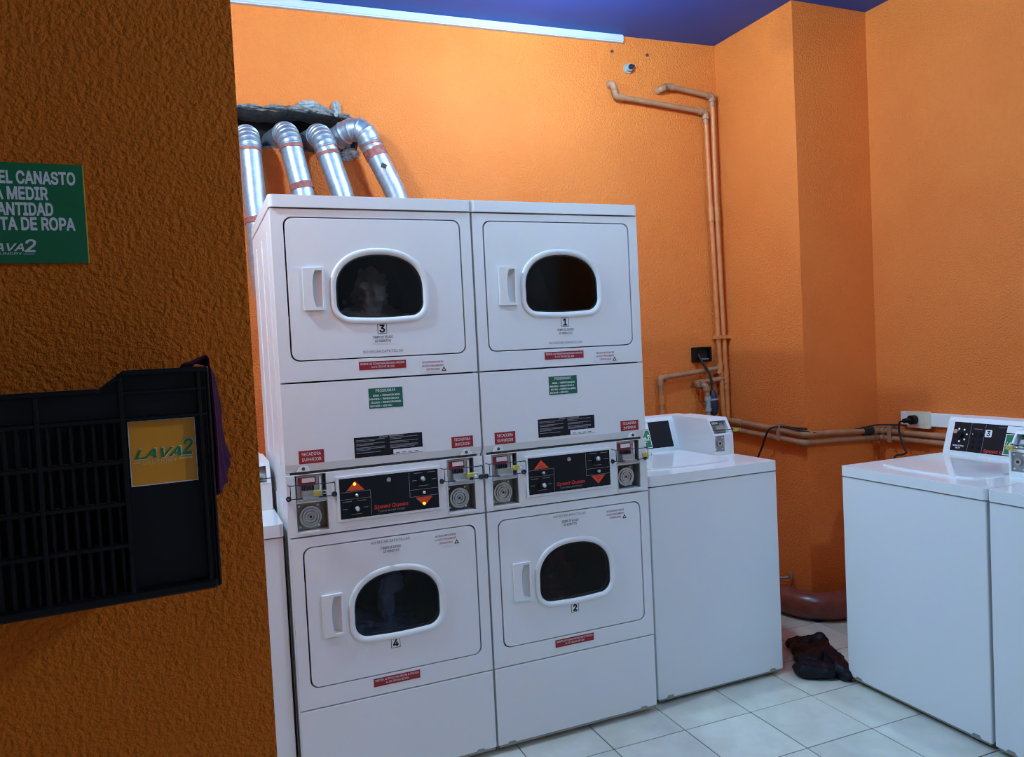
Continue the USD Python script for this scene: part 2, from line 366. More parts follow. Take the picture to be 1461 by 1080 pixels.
def make_dryer(loc, label, nums, lit, rx):
    d = thing('stacked_dryer', label, 'clothes dryer', loc)
    body = bool_(flat(rrect(0, W, .014, .70, .012), .02, 1.958), bx(.016, W - .016, -.1, .684, .03, 1.95))
    obj('cabinet', body, 'enamel', d)
    obj('side_rib', [cbx(-.003, .002, .10, .16, .05, 1.0, .002), cbx(-.003, .002, .10, .16, 1.12, 1.90, .002), cbx(-.003, .002, .30, .36, 1.12, 1.90, .002), cbx(-.003, .002, .52, .64, 1.12, 1.90, .002), cbx(-.003, .002, .30, .62, .05, 1.0, .002)], 'enamel', d)
    obj('lid', bool_(flat(rrect(-.002, W + .002, -.006, .705, .016), 1.963, 2.003), bx(.02, W - .02, .02, .68, 1.90, 1.99)), 'enamel', d)
    # upper dryer
    op = rrect(.040, .643, 1.4635, 1.933, .028)
    obj('front_panel', plate(sbox(.002, 1.397, W - .002, 1.959).difference(op), 0, .016), 'enamel', d)
    d1 = door(d, 1.4635, 1.933, 1.604, 1.811, .1985, .495, 1.629, 1.767)
    # lower panel of the upper dryer, its bottom edge bevelled inwards
    prof = [(0, 1.392), (0, 1.128), (.012, 1.102), (.016, 1.102), (.016, 1.392)]
    V = [(x, y, z) for x in (.002, W - .002) for y, z in prof]
    obj('service_panel', hullm(V), 'enamel', d)
    for tx in (.058, .622):
        obj('panel_clip', [plate(Polygon([(tx - .022, 1.104), (tx + .022, 1.104), (tx + .015, 1.118), (tx, 1.124), (tx - .015, 1.118)]), -.002, .012)], 'white_plastic', d)
        obj('clip_screw', cyl(tx, 1.1135, -.004, -.002, .0055, 12), 'dark_steel', d)
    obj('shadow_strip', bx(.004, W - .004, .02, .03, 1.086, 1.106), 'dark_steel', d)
    # fascia with the two coin boxes and the control panel
    fz0, fz1 = .891, 1.094
    hole = [sbox(.028, .902, .129, 1.092), sbox(.547, .902, .648, 1.092)]
    obj('fascia', plate(sbox(.002, fz0, W - .002, fz1).difference(hole[0]).difference(hole[1]), 0, .014), 'enamel', d)
    fr = obj('control_frame', plate(sbox(.160, .923, .519, 1.075), -.006, 0), 'enamel', d)
    cp = obj('control_panel', plate(sbox(.1695, .932, .5105, 1.067), -.0075, -.006), 'black_panel', d)
    y = -.0078
    ccx, ccz = .340, .9995
    def mir(p): return [(2 * ccx - a, 2 * ccz - b) for a, b in p]
    tri = [(.191, 1.024), (.253, 1.024), (.222, 1.0565)]
    bl = lambda xa, xb, za, zb: plate(sbox(min(xa, xb), min(za, zb), max(xa, xb), max(za, zb)), y, y + .0004)
    lines = []
    for xa, xb, za, zb in ((.172, .272, 1.020, 1.0214), (.172, .272, .996, .9974), (.2715, .273, .934, 1.0214)):
        lines.append(bl(xa, xb, za, zb)); q = mir([(xa, za), (xb, zb)]); lines.append(bl(q[0][0], q[1][0], q[0][1], q[1][1]))
    obj('panel_line', lines, 'grey_print', cp)
    tiny = [bl(xa, xa + wd, za, za + .0022) for xa, za, wd in ((.178, .988, .03), (.225, .988, .03), (.176, .963, .016), (.246, .964, .016), (.205, .944, .035))]
    tiny += [bl(*(mir([(xa, za)])[0][0], mir([(xa + wd, za)])[0][0], za2, za2 + .0022)) for xa, za, wd, za2 in ((.178, .988, .03, 1.058), (.225, .988, .03, 1.058), (.176, .963, .016, 1.033), (.246, .964, .016, 1.033), (.205, .944, .035, 1.013))]
    obj('fine_print', tiny, 'grey_print', cp)
    obj('arrow_mark', plate(Polygon(tri), y, y + .0004), 'orange_print', cp); obj('arrow_mark', plate(Polygon(mir(tri)), y, y + .0004), 'orange_print', cp)
    if lit:
        obj('indicator_light', cyl(.220, 1.046, -.010, y, .0048, 12), 'indicator_lit', cp, label='lit yellow indicator'); obj('indicator_light', cyl(.4565, .952, -.010, y, .0048, 12), 'indicator_lit', cp, label='lit yellow indicator')
    else:
        obj('arrow_core', plate(Polygon([(.208, 1.028), (.236, 1.028), (.222, 1.042)]), y - .0004, y), 'logo_red', cp); obj('arrow_core', plate(Polygon(mir([(.208, 1.028), (.236, 1.028), (.222, 1.042)])), y - .0004, y), 'logo_red', cp)
    obj('lettering', text('Speed Queen', .340, .9535, .0125, y - .0004, width=.118, bold=True, shear=.15), 'logo_red', cp)
    obj('lettering', text('Commercial Dryer', .342, .941, .007, y - .0004, width=.092, bold=False), 'grey_print', cp)
    obj('panel_screw', [cyl(.337, 1.048, -.0095, y, .0075, 16)], 'steel', cp)
    for kx, kz, ln in ((.2245, 1.0085, .013), (.225, .962, .022), (.4555, .9905, .013), (.4545, 1.037, .022)):
        s = 1 if ln > .02 else .6
        obj('knob', [cyl(kx - .004 * s, kz, -.016, y, .014 * s, 16)], 'black_panel', cp)
        a = -.6; dx, dz = math.sin(a) * ln * .45, math.cos(a) * ln * .45
        obj('switch_lever', tube([(kx, y, kz), (kx + dx * .3, -.026, kz + dz * .3), (kx + dx, -.030, kz + dz), (kx + dx * 1.1, -.030, kz + dz * 1.1)], [.0060 * s + .001, .0068 * s + .001, .0058 * s + .001, .003], 10), 'chrome', cp, smooth=True)
    coin_side(d, .028, .129, False); coin_side(d, .547, .648, True)
    # lower dryer
    op = rrect(.040, .643, .3825, .8535, .028)
    obj('front_panel', plate(sbox(.002, .3165, W - .002, .886).difference(op), 0, .016), 'enamel', d)
    d2 = door(d, .3825, .8535, .523, .730, .1985, .495, .547, .688)
    obj('kick_panel', cbx(.002, W - .002, 0, .016, .030, .3125, .002), 'enamel', d)
    obj('kick_rail', bx(.006, W - .006, .002, .016, .022, .032), 'dull_steel', d)
    for tx in (.055, .62):
        obj('panel_clip', plate(Polygon([(tx - .02, .026), (tx + .02, .026), (tx + .012, .038), (tx - .012, .038)]), -.002, .004), 'dull_steel', d)
    for fx in (.05, W - .05):
        for fy in (.06, .64): obj('levelling_foot', flat(Point(fx, fy).buffer(.018), 0, .03), 'black_rubber', d)
    # drums seen through the windows
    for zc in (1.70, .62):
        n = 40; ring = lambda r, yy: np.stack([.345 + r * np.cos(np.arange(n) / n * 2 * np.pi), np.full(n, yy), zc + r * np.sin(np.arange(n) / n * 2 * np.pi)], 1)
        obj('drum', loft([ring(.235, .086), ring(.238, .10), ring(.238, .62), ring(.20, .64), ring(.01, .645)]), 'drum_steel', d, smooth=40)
    # labels
    nb = sticker(d1, .329 + rx, .361 + rx, 1.545, 1.578, 'label_paper', [(nums[0], 1.5495, .024, None)], 'black_print', border='black_print', fat=2, name='number_sticker')
    sticker(d1, .307 + rx, .384 + rx, 1.511, 1.541, 'label_paper', [('TIEMPO DE SECADO', 1.529, .0085, .070), ('60 MINUTOS', 1.516, .0085, .055)], 'black_print')
    obj('lettering', text('NO SECAR ZAPATILLAS', .345 + rx, 1.481, .0085, -.0006, width=.137, bold=False), 'grey_print', d1)
    sticker(d, .259 + rx * .3, .421 + rx * .3, 1.4245, 1.4525, 'red_print', [('INSERTE LAS FICHAS PARA INICIAR EL PROCESO', 1.441, .0065, .152), ('AL FILTRO NO SE USA', 1.430, .0065, .08)], 'white_print')
    w = sticker(d, .470, .563, 1.405, 1.447, 'label_paper', [('NO SECAR ROPA QUE NO', 1.436, .0068, .076), ('HA SIDO PREVIAMENTE', 1.4235, .0068, .078), ('CENTRIFUGADA', 1.411, .0068, .05)], 'red_print')
    wt = lambda cx, cz, s: plate(Polygon([(cx - .010 * s, cz), (cx + .010 * s, cz), (cx, cz + .017 * s)]).difference(Polygon([(cx - .0055 * s, cz + .0025 * s), (cx + .0055 * s, cz + .0025 * s), (cx, cz + .0115 * s)])), -.0014, -.0009)
    obj('warning_mark', wt(.556, 1.4065, .9), 'black_print', w)
    gx = .286 if lit else .272
    g = sticker(d, gx, gx + .117, 1.293, 1.361, 'green_print', [('PROGRAMAS', 1.3475, .0095, .068)], 'white_print')
    rows = [('NORMAL', 'TEMPERATURA MEDIA'), ('PERM PRESS', 'TEMPERATURA BAJA'), ('DELICADO', 'TEMPERATURA MINIMA'), ('SIN CALOR', 'AIRE FRIO')]
    obj('lettering', [text(a, gx + .036, 1.333 - k * .0118, .0058, -.0013, 'r', width=min(.034, .0036 * len(a)), depth=.0004) for k, (a, b) in enumerate(rows)] + [text('=', gx + .041, 1.333 - k * .0118, .0058, -.0013, depth=.0004) for k in range(4)] +
        [text(b, gx + .046, 1.333 - k * .0118, .0058, -.0013, 'l', width=.0038 * len(b) * .95, depth=.0004) for k, (a, b) in enumerate(rows)], 'white_print', g)
    ix = .228 if lit else .220; iz = 1.131 if lit else 1.138
    inf = sticker(d, ix, ix + .236, iz, iz + .068, 'black_print', None, None, name='instruction_plate')
    rs = random.Random(9); bars = []
    for col in (0, 1):
        z = iz + .057
        for para in (2, 2, 3, 1):
            for k in range(para):
                wd = .098 if k < para - 1 else rs.uniform(.04, .09)
                if z > iz + .004 and not (col == 1 and z < iz + .021): bars.append(plate(sbox(ix + .006 + col * .116, z, ix + .006 + col * .116 + wd, z + .0022), -.0013, -.0009))
                z -= .0044
            z -= .004
    obj('fine_print', bars, 'grey_print', inf)
    obj('fine_print', [plate(sbox(ix + .085, iz + .062, ix + .115, iz + .066), -.0013, -.0009), plate(sbox(ix + .12, iz + .062, ix + .17, iz + .066), -.0013, -.0009)], 'grey_print', inf)
    obj('serial_tag', plate(sbox(ix + .132, iz + .001, ix + .236, iz + .017), -.0016, -.0009), 'label_paper', inf)
    obj('fine_print', [plate(sbox(ix + .140 + k * .022, iz + .004, ix + .154 + k * .022, iz + .007), -.0019, -.0016) for k in range(4)], 'grey_print', inf)
    sticker(d, .046, .127, 1.129, 1.172, 'red_print', [('SECADORA', 1.155, .0105, .062), ('SUPERIOR', 1.137, .0105, .062)], 'white_print')
    sticker(d, .570, .650, 1.132, 1.171, 'red_print', [('SECADORA', 1.156, .0095, .06), ('INFERIOR', 1.139, .0095, .056)], 'white_print')
    sticker(d2, .315 + rx, .347 + rx, .4665, .498, 'label_paper', [(nums[1], .4715, .023, None)], 'black_print', border='black_print', fat=2, name='number_sticker')
    obj('lettering', text('NO SECAR ZAPATILLAS', .333, .833, .0085, -.0006, width=.135, bold=False), 'grey_print', d2)
    sticker(d2, .296, .371, .793, .823, 'label_paper', [('TIEMPO DE SECADO', .811, .0085, .069), ('60 MINUTOS', .798, .0085, .055)], 'black_print')
    w = sticker(d2, .482, .577, .7915, .836, 'label_paper', [('NO SECAR ROPA QUE NO', .825, .0068, .076), ('HA SIDO PREVIAMENTE', .812, .0068, .078), ('CENTRIFUGADA', .799, .0068, .05)], 'red_print')
    obj('warning_mark', wt(.569, .794, .9), 'black_print', w)
    sticker(d, .248, .411, .345, .3735, 'red_print', [('INSERTE LAS FICHAS PARA INICIAR EL PROCESO', .3625, .0065, .152), ('AL FILTRO NO SE USA', .351, .0065, .08)], 'white_print')
    return d

make_dryer((0, 0, 0), 'left white stacked double dryer with doors numbered 3 and 4 and two lit yellow lights', ('3', '4'), True, 0.0)
make_dryer((.687, 0, 0), 'right white stacked double dryer with doors numbered 1 and 2, next to the top-loading washer', ('1', '2'), False, .006)

def padlock(loc, label, rz=0.0):
    p = thing('padlock', label, 'padlock', loc, rz, 'brass padlocks on the coin slides')
    obj('lock_body', cbx(-.013, .013, -.006, .006, -.008, .008, .002), 'brass', p)
    obj('shackle', tube(fillet([(.012, 0, .004), (.028, 0, .005), (.028, 0, -.005), (.012, 0, -.004)], .005), .002, 8), 'steel', p)
for k, (x, z, lb) in enumerate([(.094, 1.036, 'brass padlock on the leftmost coin slide, left of the panel with lit lights'), (.622, 1.036, 'brass padlock on the coin slide right of the panel with lit lights'),
                                (.687 + .110, 1.044, 'brass padlock on the coin slide left of the unlit control panel'), (.687 + .655, 1.036, 'brass padlock on the coin slide right of the unlit control panel')]):
    padlock((x, -.034, z), lb)

# laundry in the drums
def laundry(name, parts, label, matl):
    m = trimesh.util.concatenate(parts); c = np.array([m.vertices[:, 0].mean(), m.vertices[:, 1].mean(), m.vertices[:, 2].min()])
    p = thing(name, label, 'laundry', c)
    obj('cloth', T(m, -c), matl, p, smooth=True)
laundry('laundry_load', [lump((.355, .19, 1.69), (.055, .06, .085), 3, .5, 2.2), lump((.33, .20, 1.60), (.10, .07, .05), 8, .5, 2.5), lump((.42, .24, 1.59), (.07, .07, .05), 5, .5, 2.5)], 'pale cream laundry tumbling behind the window of dryer 3', 'cream_cloth')
laundry('laundry_load', [lump((.338, .15, .585), (.026, .025, .075), 13, .35, 2.2), lump((.368, .15, .650), (.034, .025, .040), 14, .35, 2.2), lump((.33, .25, .47), (.13, .10, .06), 15, .5, 2.2)], 'pale blue towel behind the window of dryer 4', 'blue_cloth')
laundry('laundry_load', [lump((.687 + .38, .40, 1.545), (.10, .05, .07), 23, .3, 2.2), lump((.687 + .30, .45, 1.52), (.10, .06, .04), 24, .4, 2.2)], 'beige cloth lying low behind the window of dryer 1', 'grey_cloth')
laundry('laundry_load', [lump((.687 + .36, .20, .63), (.035, .03, .06), 33, .45, 2.2), lump((.687 + .36, .30, .50), (.12, .1, .09), 34, .4, 2.2)], 'dark red garment behind the window of dryer 2', 'dark_red_cloth')

# ------------------------------------------------------------------ washing machines
WW = .645
def make_washer(loc, rz, label, scale=1.0, number=None):
    w = thing('washing_machine', label, 'washing machine', loc, rz, 'white top-loading washing machines')
    s = scale
    obj('cabinet', bool_(flat(rrect(.002, WW - .002, .004, .70, .012), .03, .889 * s), bx(.02, WW - .02, .02, .68, -.1, .86 * s)), 'enamel', w)
    obj('front_panel', cbx(.002, WW - .002, 0, .016, .024, .889 * s, .003), 'enamel', w)
    obj('base_rail', bx(.01, WW - .01, .006, .02, .016, .026), 'dull_steel', w)
    for tx in (.06, WW - .06): obj('panel_clip', plate(Polygon([(tx - .02, .022), (tx + .02, .022), (tx + .012, .036), (tx - .012, .036)]), -.002, .004), 'dull_steel', w)
    for fx in (.05, WW - .05):
        for fy in (.06, .64): obj('levelling_foot', flat(Point(fx, fy).buffer(.018), 0, .032), 'black_rubber', w)
    zt = .935 * s
    obj('top_deck', flat(rrect(-.001, WW + .001, -.004, .705, .014), .893 * s, zt), 'enamel_gloss', w)
    # lid: a low raised field with a dip at its front edge
    lp = [(.05, .30), (.09, .13), (.20, .105)] + [(.32 + .0, .10)] + [(.44, .105), (.50, .13), (.515, .20), (.515, .52), (.05, .52)]
    poly = Polygon(lp).buffer(-.02).buffer(.02)
    obj('lid', flat(poly, zt - .002, zt + .006), 'enamel_gloss', w)
    # console
    zc = 1.10 * s + (0.0)
    prof = [(.545, zt - .001), (.545, zt + .012), (.590, zc - .016), (.600, zc), (.70, zc), (.70, zt - .001)]
    x0, x1 = .035, .54
    obj('console', trimesh.util.concatenate([hullm([(x, y, z) for x in (x0, x1) for y, z in prof]), hullm([(x, y, z) for x in (x1, WW - .01) for y, z in [(.60, zt), (.60, zc), (.70, zc), (.70, zt)]])]), 'enamel', w)
    # frame of the slanted control face: u across, v up the face
    A = np.array([.545, zt + .012]); B = np.array([.590, zc - .016]); d = (B - A) / np.linalg.norm(B - A); nrm = np.array([-d[1], d[0]]); ln = np.linalg.norm(B - A)
    def face(m):
        v = m.vertices.copy(); o = v.copy()
        o[:, 1] = A[0] + d[0] * v[:, 2] + nrm[0] * (-v[:, 1]); o[:, 2] = A[1] + d[1] * v[:, 2] + nrm[1] * (-v[:, 1])
        return trimesh.Trimesh(o, m.faces, process=False)
    fr = lambda xa, xb, va, vb, t0=-.001, t1=0.0: face(plate(sbox(xa, va, xb, vb), t0, t1))
    h0, h1 = .010, ln - .004
    cp = obj('control_panel', fr(.068, .50, h0, h1, -.002), 'black_panel', w)
    obj('panel_frame', fr(.058, .51, h0 - .006, h1 + .004, -.0012), 'enamel_fine', w)
    y = -.0026
    obj('panel_line', [fr(.148, .1492, h0 + .002, h1 - .002, y, -.002), fr(.213, .2142, h0 + .002, h1 - .002, y, -.002)], 'grey_print', cp)
    # programme dial with its ring of marks
    dx, dz = .104, h0 + .070
    obj('dial', face(cyl(dx, dz, -.014, -.002, .014, 20)), 'black_plastic', cp); obj('dial_cap', face(cyl(dx - .016, dz + .012, -.016, -.002, .010, 16)), 'steel', cp)
    for k in range(5):
        a = math.radians(-60 + 50 * k - 30); obj('dial_mark', face(cyl(dx + .030 * math.cos(a), dz + .028 * math.sin(a), y, -.002, .0045, 8)), 'white_print', cp)
    obj('lettering', [face(text('WASH CYCLE', dx, h0 + .020, .006, y, width=.052)), face(text('HOT', dx, h0 + .010, .006, y, width=.022))], 'white_print', cp)
    for k in range(6):
        obj('push_button', face(plate(Point(.166 + (k % 2) * .029, h0 + .024 + (k // 2) * .026).buffer(.0085), -.005, -.002)), 'black_plastic', cp)
    obj('indicator_light', face(cyl(.163, h0 + .078, -.0055, -.005, .002, 8)), 'white_print', cp)
    obj('fine_print', [fr(.163, .20, h0 + .100, h0 + .103, y, -.002), fr(.27, .302, h1 - .012, h1 - .010, y, -.002)], 'grey_print', cp)
    obj('lettering', face(text('Speed Queen', .222, h0 + .006, .013, y, 'l', width=.13, shear=.15)), 'logo_red', cp)
    if number:
        nb = obj('number_sticker', face(plate(rrect(.216, .245, h1 - .056, h1 - .025, .004), -.003, -.002)), 'label_paper', cp)
        obj('lettering', face(text(number, .2305, h1 - .051, .021, -.0034)), 'black_print', nb)
    g = obj('sticker', fr(.307, .378, h0 + .004, h0 + .092, -.0032, -.002), 'green_sign', cp)
    obj('sticker_border', face(plate(sbox(.307, h0 + .004, .378, h0 + .092).difference(sbox(.310, h0 + .007, .375, h0 + .089)), -.0036, -.0032)), 'white_print', g)
    obj('blank_strip', fr(.307, .378, h0 + .096, h1 - .002, -.0032, -.002), 'label_paper', cp)
    obj('lettering', [face(text('LAVA', .313, h0 + .042, .017, -.0037, 'l', width=.040, shear=.3)), face(text('2', .356, h0 + .042, .026, -.0037, 'l', width=.014, shear=.15)), face(text('LAUNDRY', .314, h0 + .030, .006, -.0037, 'l', width=.042, bold=False))], 'white_print', g)
    # coin box projecting forward on the right
    ca, cb, cf = .531, .641, .274
    side = [(cf, zt), (cf, zt + .095), (cf + .045, zc + .004), (.60, zc + .004), (.60, zt)]
    cbx_ = hullm([(x, y, z) for x in (ca, cb) for y, z in side])
    # cut the slanted slot and the lock recess
    cut = hullm([(x, y, z) for x in (ca + .008, cb - .014) for y, z in [(cf - .02, zt + .098), (cf + .055, zt + .098), (cf + .085, zc - .010), (cf + .01, zc - .010)]])
    cut2 = bx(ca + .008, cb - .050, cf - .02, cf + .012, zt + .018, zt + .090)
    c = obj('coin_box', bool_(bool_(cbx_, cut), cut2), 'enamel', w)
    a2 = np.array([cf + .030, zt + .102]); b2 = np.array([cf + .060, zc - .012])
    def sl(xa, xb, ta, tb, off, th2=.003):
        dd = (b2 - a2); p = a2 + dd * ta; q = a2 + dd * tb; nn = np.array([-dd[1], dd[0]]) / np.linalg.norm(dd)
        return hullm([(x, *(pp + nn * o)) for x in (xa, xb) for pp in (p, q) for o in (off, off + th2)])
    obj('coin_slide', [sl(ca + .010, cb - .016, 0, 1, -.003), sl(ca + .03, cb - .03, .12, .42, 0, .02)], 'dull_steel', c)
    obj('price_label', sl(ca + .014, cb - .040, .60, .98, .0005, .001), 'dark_steel', c)
    obj('price_strip', sl(ca + .030, cb - .046, .70, .90, .0016, .001), 'white_print', c)
    obj('lock_plate', bx(ca + .009, cb - .051, cf + .008, cf + .012, zt + .019, zt + .089), 'dull_steel', c)
    obj('lock_cylinder', cyl(ca + .034, zt + .055, cf - .001, cf + .01, .013, 16), 'steel', c)
    obj('keyhole', cyl(ca + .034, zt + .055, cf - .002, cf - .001, .006, 12), 'black_rubber', c)
    obj('screw', [cyl(px, pz, cf + .005, cf + .009, .0035, 10) for px in (ca + .016, ca + .052) for pz in (zt + .028, zt + .08)], 'white_print', c)
    obj('guard_rod', [tube(fillet([(ca + .004, cf + .03, zt + .118), (ca + .01, cf - .005, zt + .116), (cb + .010, cf - .005, zt + .116), (cb + .004, cf + .04, zt + .118)], .01), .0016, 8)], 'dark_wire', c)
    return w
XM = 1.396
make_washer((XM, .035, 0), 0, 'white top-loading washer beside the right stacked dryer, against the back wall')
make_washer((-.658, .035, 0), 0, 'white washer mostly hidden between the near orange wall and the left stacked dryer')
RS = .979
make_washer((2.222, -.148, 0), -91.2, 'white top-loading washer with number 3 on its console, against the right wall', RS, '3')
a = math.radians(-91.2)
make_washer((2.222 + math.cos(a) * .652, -.148 + math.sin(a) * .652, 0), -91.2, 'white washer cut off by the right edge of the picture, in front of washer 3', RS)
padlock((XM + .648, .035 + .262, .935 + .113), 'tarnished yellow padlock on the coin box of the washer beside the dryers')
def from_r(x, y, z): return (2.222 + x * math.cos(a) - y * math.sin(a), -.148 + x * math.sin(a) + y * math.cos(a), z)
padlock(from_r(.545, .262, .914 + .107), 'bright yellow padlock on the coin box of washer 3', -91.2)

# ------------------------------------------------------------------ exhaust ducts
def ribbed(path, r, lo, hi, n):
    """radius along a path, with the raised seams of a segmented elbow between lo and hi"""
    t = np.linspace(0, 1, len(path)); rad = np.full(len(path), r)
    for k in range(n):
        c = lo + (hi - lo) * k / (n - 1); rad += .0042 * np.exp(-((t - c) / .011) ** 2)
    return rad
def duct(label, top, low, tail, bands, r=.052, elbow=None):
    d = thing('exhaust_duct', label, 'exhaust duct', (low[0], low[1], 0), 0, 'galvanised dryer exhaust ducts')
    o = np.array([low[0], low[1], 0.0])
    top, low = np.array(top), np.array(low)
    p = fillet([top, low, (low[0] + tail, low[1] - .02, 1.85), (low[0] + tail, .735, 1.70), (low[0] + tail, .70, 1.70)], .10, 8)
    obj('duct_pipe', tube(np.array([q - o for q in p]), r, 24), 'galvanized', d, smooth=50)
    if elbow is None:
        ang = np.linspace(0, math.pi / 2, 70); R_ = .082
        dx = (top - low)[0] / (top - low)[2]
        e = np.array([(top[0] + dx * R_ * math.sin(t), top[1] + R_ * (1 - math.cos(t)), top[2] + R_ * math.sin(t)) for t in ang] + [(top[0] + dx * R_ - .008 * k, top[1] + R_ + .03 * k, top[2] + R_) for k in range(1, 6)])
        hi = .85
    else:
        e = spline(elbow, 22); hi = .9
    obj('elbow', tube(e - o, ribbed(e, r * 1.03, .06, hi, 8), 28), 'galvanized', d, smooth=70)
    ax = (top - low) / np.linalg.norm(top - low)
    for k, (s, w, tilt) in enumerate(bands):
        c = top + (low - top) * s; n = 28; th_ = np.arange(n) / n * 2 * np.pi
        u = np.cross(ax, [0, 1, 0]); u /= np.linalg.norm(u); v = np.cross(ax, u); rs = np.random.RandomState(int(1000 * abs(s)) + 7)
        jig = meshkit.noise(np.stack([np.cos(th_) * 2.5, np.sin(th_) * 2.5, np.full(n, s * 9 + top[0] * 40)], 1), 2) - .5
        lp = lambda rr_, dz: c - o + rr_ * (np.cos(th_)[:, None] * u + np.sin(th_)[:, None] * v) + (dz + tilt * np.cos(th_))[:, None] * ax
        obj('tape_band', loft([lp(r + .0008, -w / 2 - .004 * jig * 2), lp(r + .003, -w / 2 - .004 * jig * 2), lp(r + .003, w / 2 + .012 * jig), lp(r + .0008, w / 2 + .012 * jig)]), 'primer_band', d, smooth=50)
    return d, o
duct('first galvanised exhaust duct, half hidden by the near orange wall', (.046, 1.13, 2.43), (.060, 1.10, 2.08), .0, [(.0, .014, .002), (.93, .03, .002)])
d2, o2 = duct('second galvanised exhaust duct from the left, with a red band just above the dryer', (.232, 1.13, 2.455), (.275, 1.10, 2.22), .01, [(.0, .022, .003), (.80, .028, .0)])
duct('third galvanised exhaust duct from the near wall, with a double red band under its elbow', (.394, 1.13, 2.455), (.465, 1.10, 2.20), .02, [(-.02, .010, .004), (.10, .014, .004)])
d4, o4 = duct('slanting galvanised exhaust duct farthest from the near wall, with a small black mark on it', (.612, 1.13, 2.48), (.728, 1.10, 2.22), .05, [(-.02, .010, .006), (.13, .040, .004)],
     elbow=[(.612, 1.13, 2.48), (.590, 1.13, 2.53), (.562, 1.145, 2.562), (.525, 1.17, 2.566), (.49, 1.205, 2.552), (.455, 1.25, 2.53), (.42, 1.30, 2.51), (.40, 1.34, 2.50)])
mk = cbx(-.013, .013, -.004, .004, -.010, .010, .0005); mk.apply_transform(trimesh.transformations.rotation_matrix(.35, [0, 1, 0])); mk.apply_translation([.650 - o4[0], 1.118 - .0525 - o4[1], 2.375])
obj('black_mark', mk, 'black_rubber', d4)

# ------------------------------------------------------------------ water pipes
def yb(x, off=.032): return yback(x) - off
def pipe_run(parent, pts, r, matl='pipe_paint', bend=.03, fit=1.38, tees=()):
    """straight pipes with a fitting at each corner; every length and every elbow is a part"""
    pts = [np.asarray(p, float) for p in pts]
    for a_, b_ in zip(pts, pts[1:]):
        obj('pipe_length', tube([a_, b_], r, 14), matl, parent, smooth=50)
    for a_, b_, c_ in zip(pts, pts[1:], pts[2:]):
        u = (a_ - b_) / np.linalg.norm(a_ - b_); v = (c_ - b_) / np.linalg.norm(c_ - b_)
        e = fillet([b_ + u * bend, b_, b_ + v * bend], bend * .8, 6)
        ca = tube([b_ + u * (bend + .012), b_ + u * bend * .8], r * fit, 14); cc = tube([b_ + v * (bend + .012), b_ + v * bend * .8], r * fit, 14)
        obj('elbow', [tube(e, r * 1.22, 14), ca, cc], matl, parent, smooth=50)
def collar(parent, p, d, r, ln, matl, name='coupling'):
    p, d = np.asarray(p, float), np.asarray(d, float); d = d / np.linalg.norm(d)
    obj(name, tube([p - d * ln / 2, p + d * ln / 2], r, 14), matl, parent, smooth=50)
r1 = .0135
P1 = thing('water_pipe', 'orange water pipe with the longer upper run, on the back wall left of its pair', 'water pipe')
pipe_run(P1, [(1.985, yback(1.985) - .002, 2.913), (1.99, yb(1.99), 2.913), (2.008, yb(2.008), 2.842), (2.588, yb(2.588), 2.79), (2.590, yb(2.588), 2.72)], r1 * 1.12, 'pipe_dusty')
pipe_run(P1, [(2.590, yb(2.588), 2.74), (2.60, yb(2.60), 2.2), (2.622, yb(2.62), 1.295), (2.636, yb(2.636), .935), (2.664, yb(2.66) - .035, .93)], r1, fit=1.25)
pipe_run(P1, [(2.622, yb(2.62), 1.30), (2.212, yb(2.21), 1.262), (2.218, yb(2.22), .80)], r1 * 1.05, 'pipe_dusty', fit=1.35)
collar(P1, (2.217, yb(2.22), 1.135), (0, 0, 1), r1 * 1.35, .05, 'pipe_paint')
collar(P1, (2.217, yb(2.22), 1.06), (0, 0, 1), r1 * 1.35, .03, 'pipe_paint')
collar(P1, (2.617, yb(2.62), 1.295), (.2, 0, 1), r1 * 1.45, .06, 'pipe_paint', 'tee_fitting')
pipe_run(P1, [(2.664, yb(2.66) - .035, .935), (2.662, .525, .907), (3.178, .513, .893), (3.178, -.45, .893)], r1 * 1.1, 'pipe_dusty', fit=1.3)
P2 = thing('water_pipe', 'orange-painted water pipe nearest the corner, with the short upper run on the back wall', 'water pipe')
pipe_run(P2, [(2.290, yback(2.29) - .002, 2.900), (2.30, yb(2.30), 2.903), (2.345, yb(2.345), 2.922), (2.637, yb(2.637), 2.885), (2.638, yb(2.637), 2.82)], r1 * 1.12, 'pipe_dusty', bend=.02)
pipe_run(P2, [(2.638, yb(2.637), 2.84), (2.640, yb(2.64), 2.2), (2.660, yb(2.66), 1.25), (2.663, yb(2.663), .985)], r1 * 1.05, fit=1.25)
pipe_run(P2, [(2.655, yb(2.655), 1.238), (2.46, yb(2.46), 1.218), (2.452, yb(2.45) - .02, 1.205), (2.475, yb(2.475) - .055, 1.205), (2.485, yb(2.48) - .06, 1.135)], r1 * 1.1, 'pipe_dusty', bend=.018)
collar(P2, (2.657, yb(2.657), 1.24), (0, 0, 1), r1 * 1.45, .07, 'pipe_paint', 'tee_fitting')
collar(P2, (2.658, yb(2.658), 1.185), (0, 0, 1), r1 * 1.35, .03, 'pipe_paint')
pipe_run(P2, [(2.663, yb(2.663), .985), (2.667, 1.05, .98), (2.662, .522, .952), (3.176, .510, .93), (3.176, -.45, .926)], r1 * 1.15, 'pipe_dusty', fit=1.3)
for q in ((2.667, .70, .945), (3.178, .43, .912)):
    obj('pipe_clip', bx(q[0] - .02, q[0] + .02, q[1] - .012, q[1] + .012, q[2] - .04, q[2] + .05), 'pipe_dusty', P2)
obj('pipe_clip', bx(2.595, 2.695, yb(2.64) - .022, yb(2.64) + .028, 1.470, 1.492), 'pipe_paint', P2)
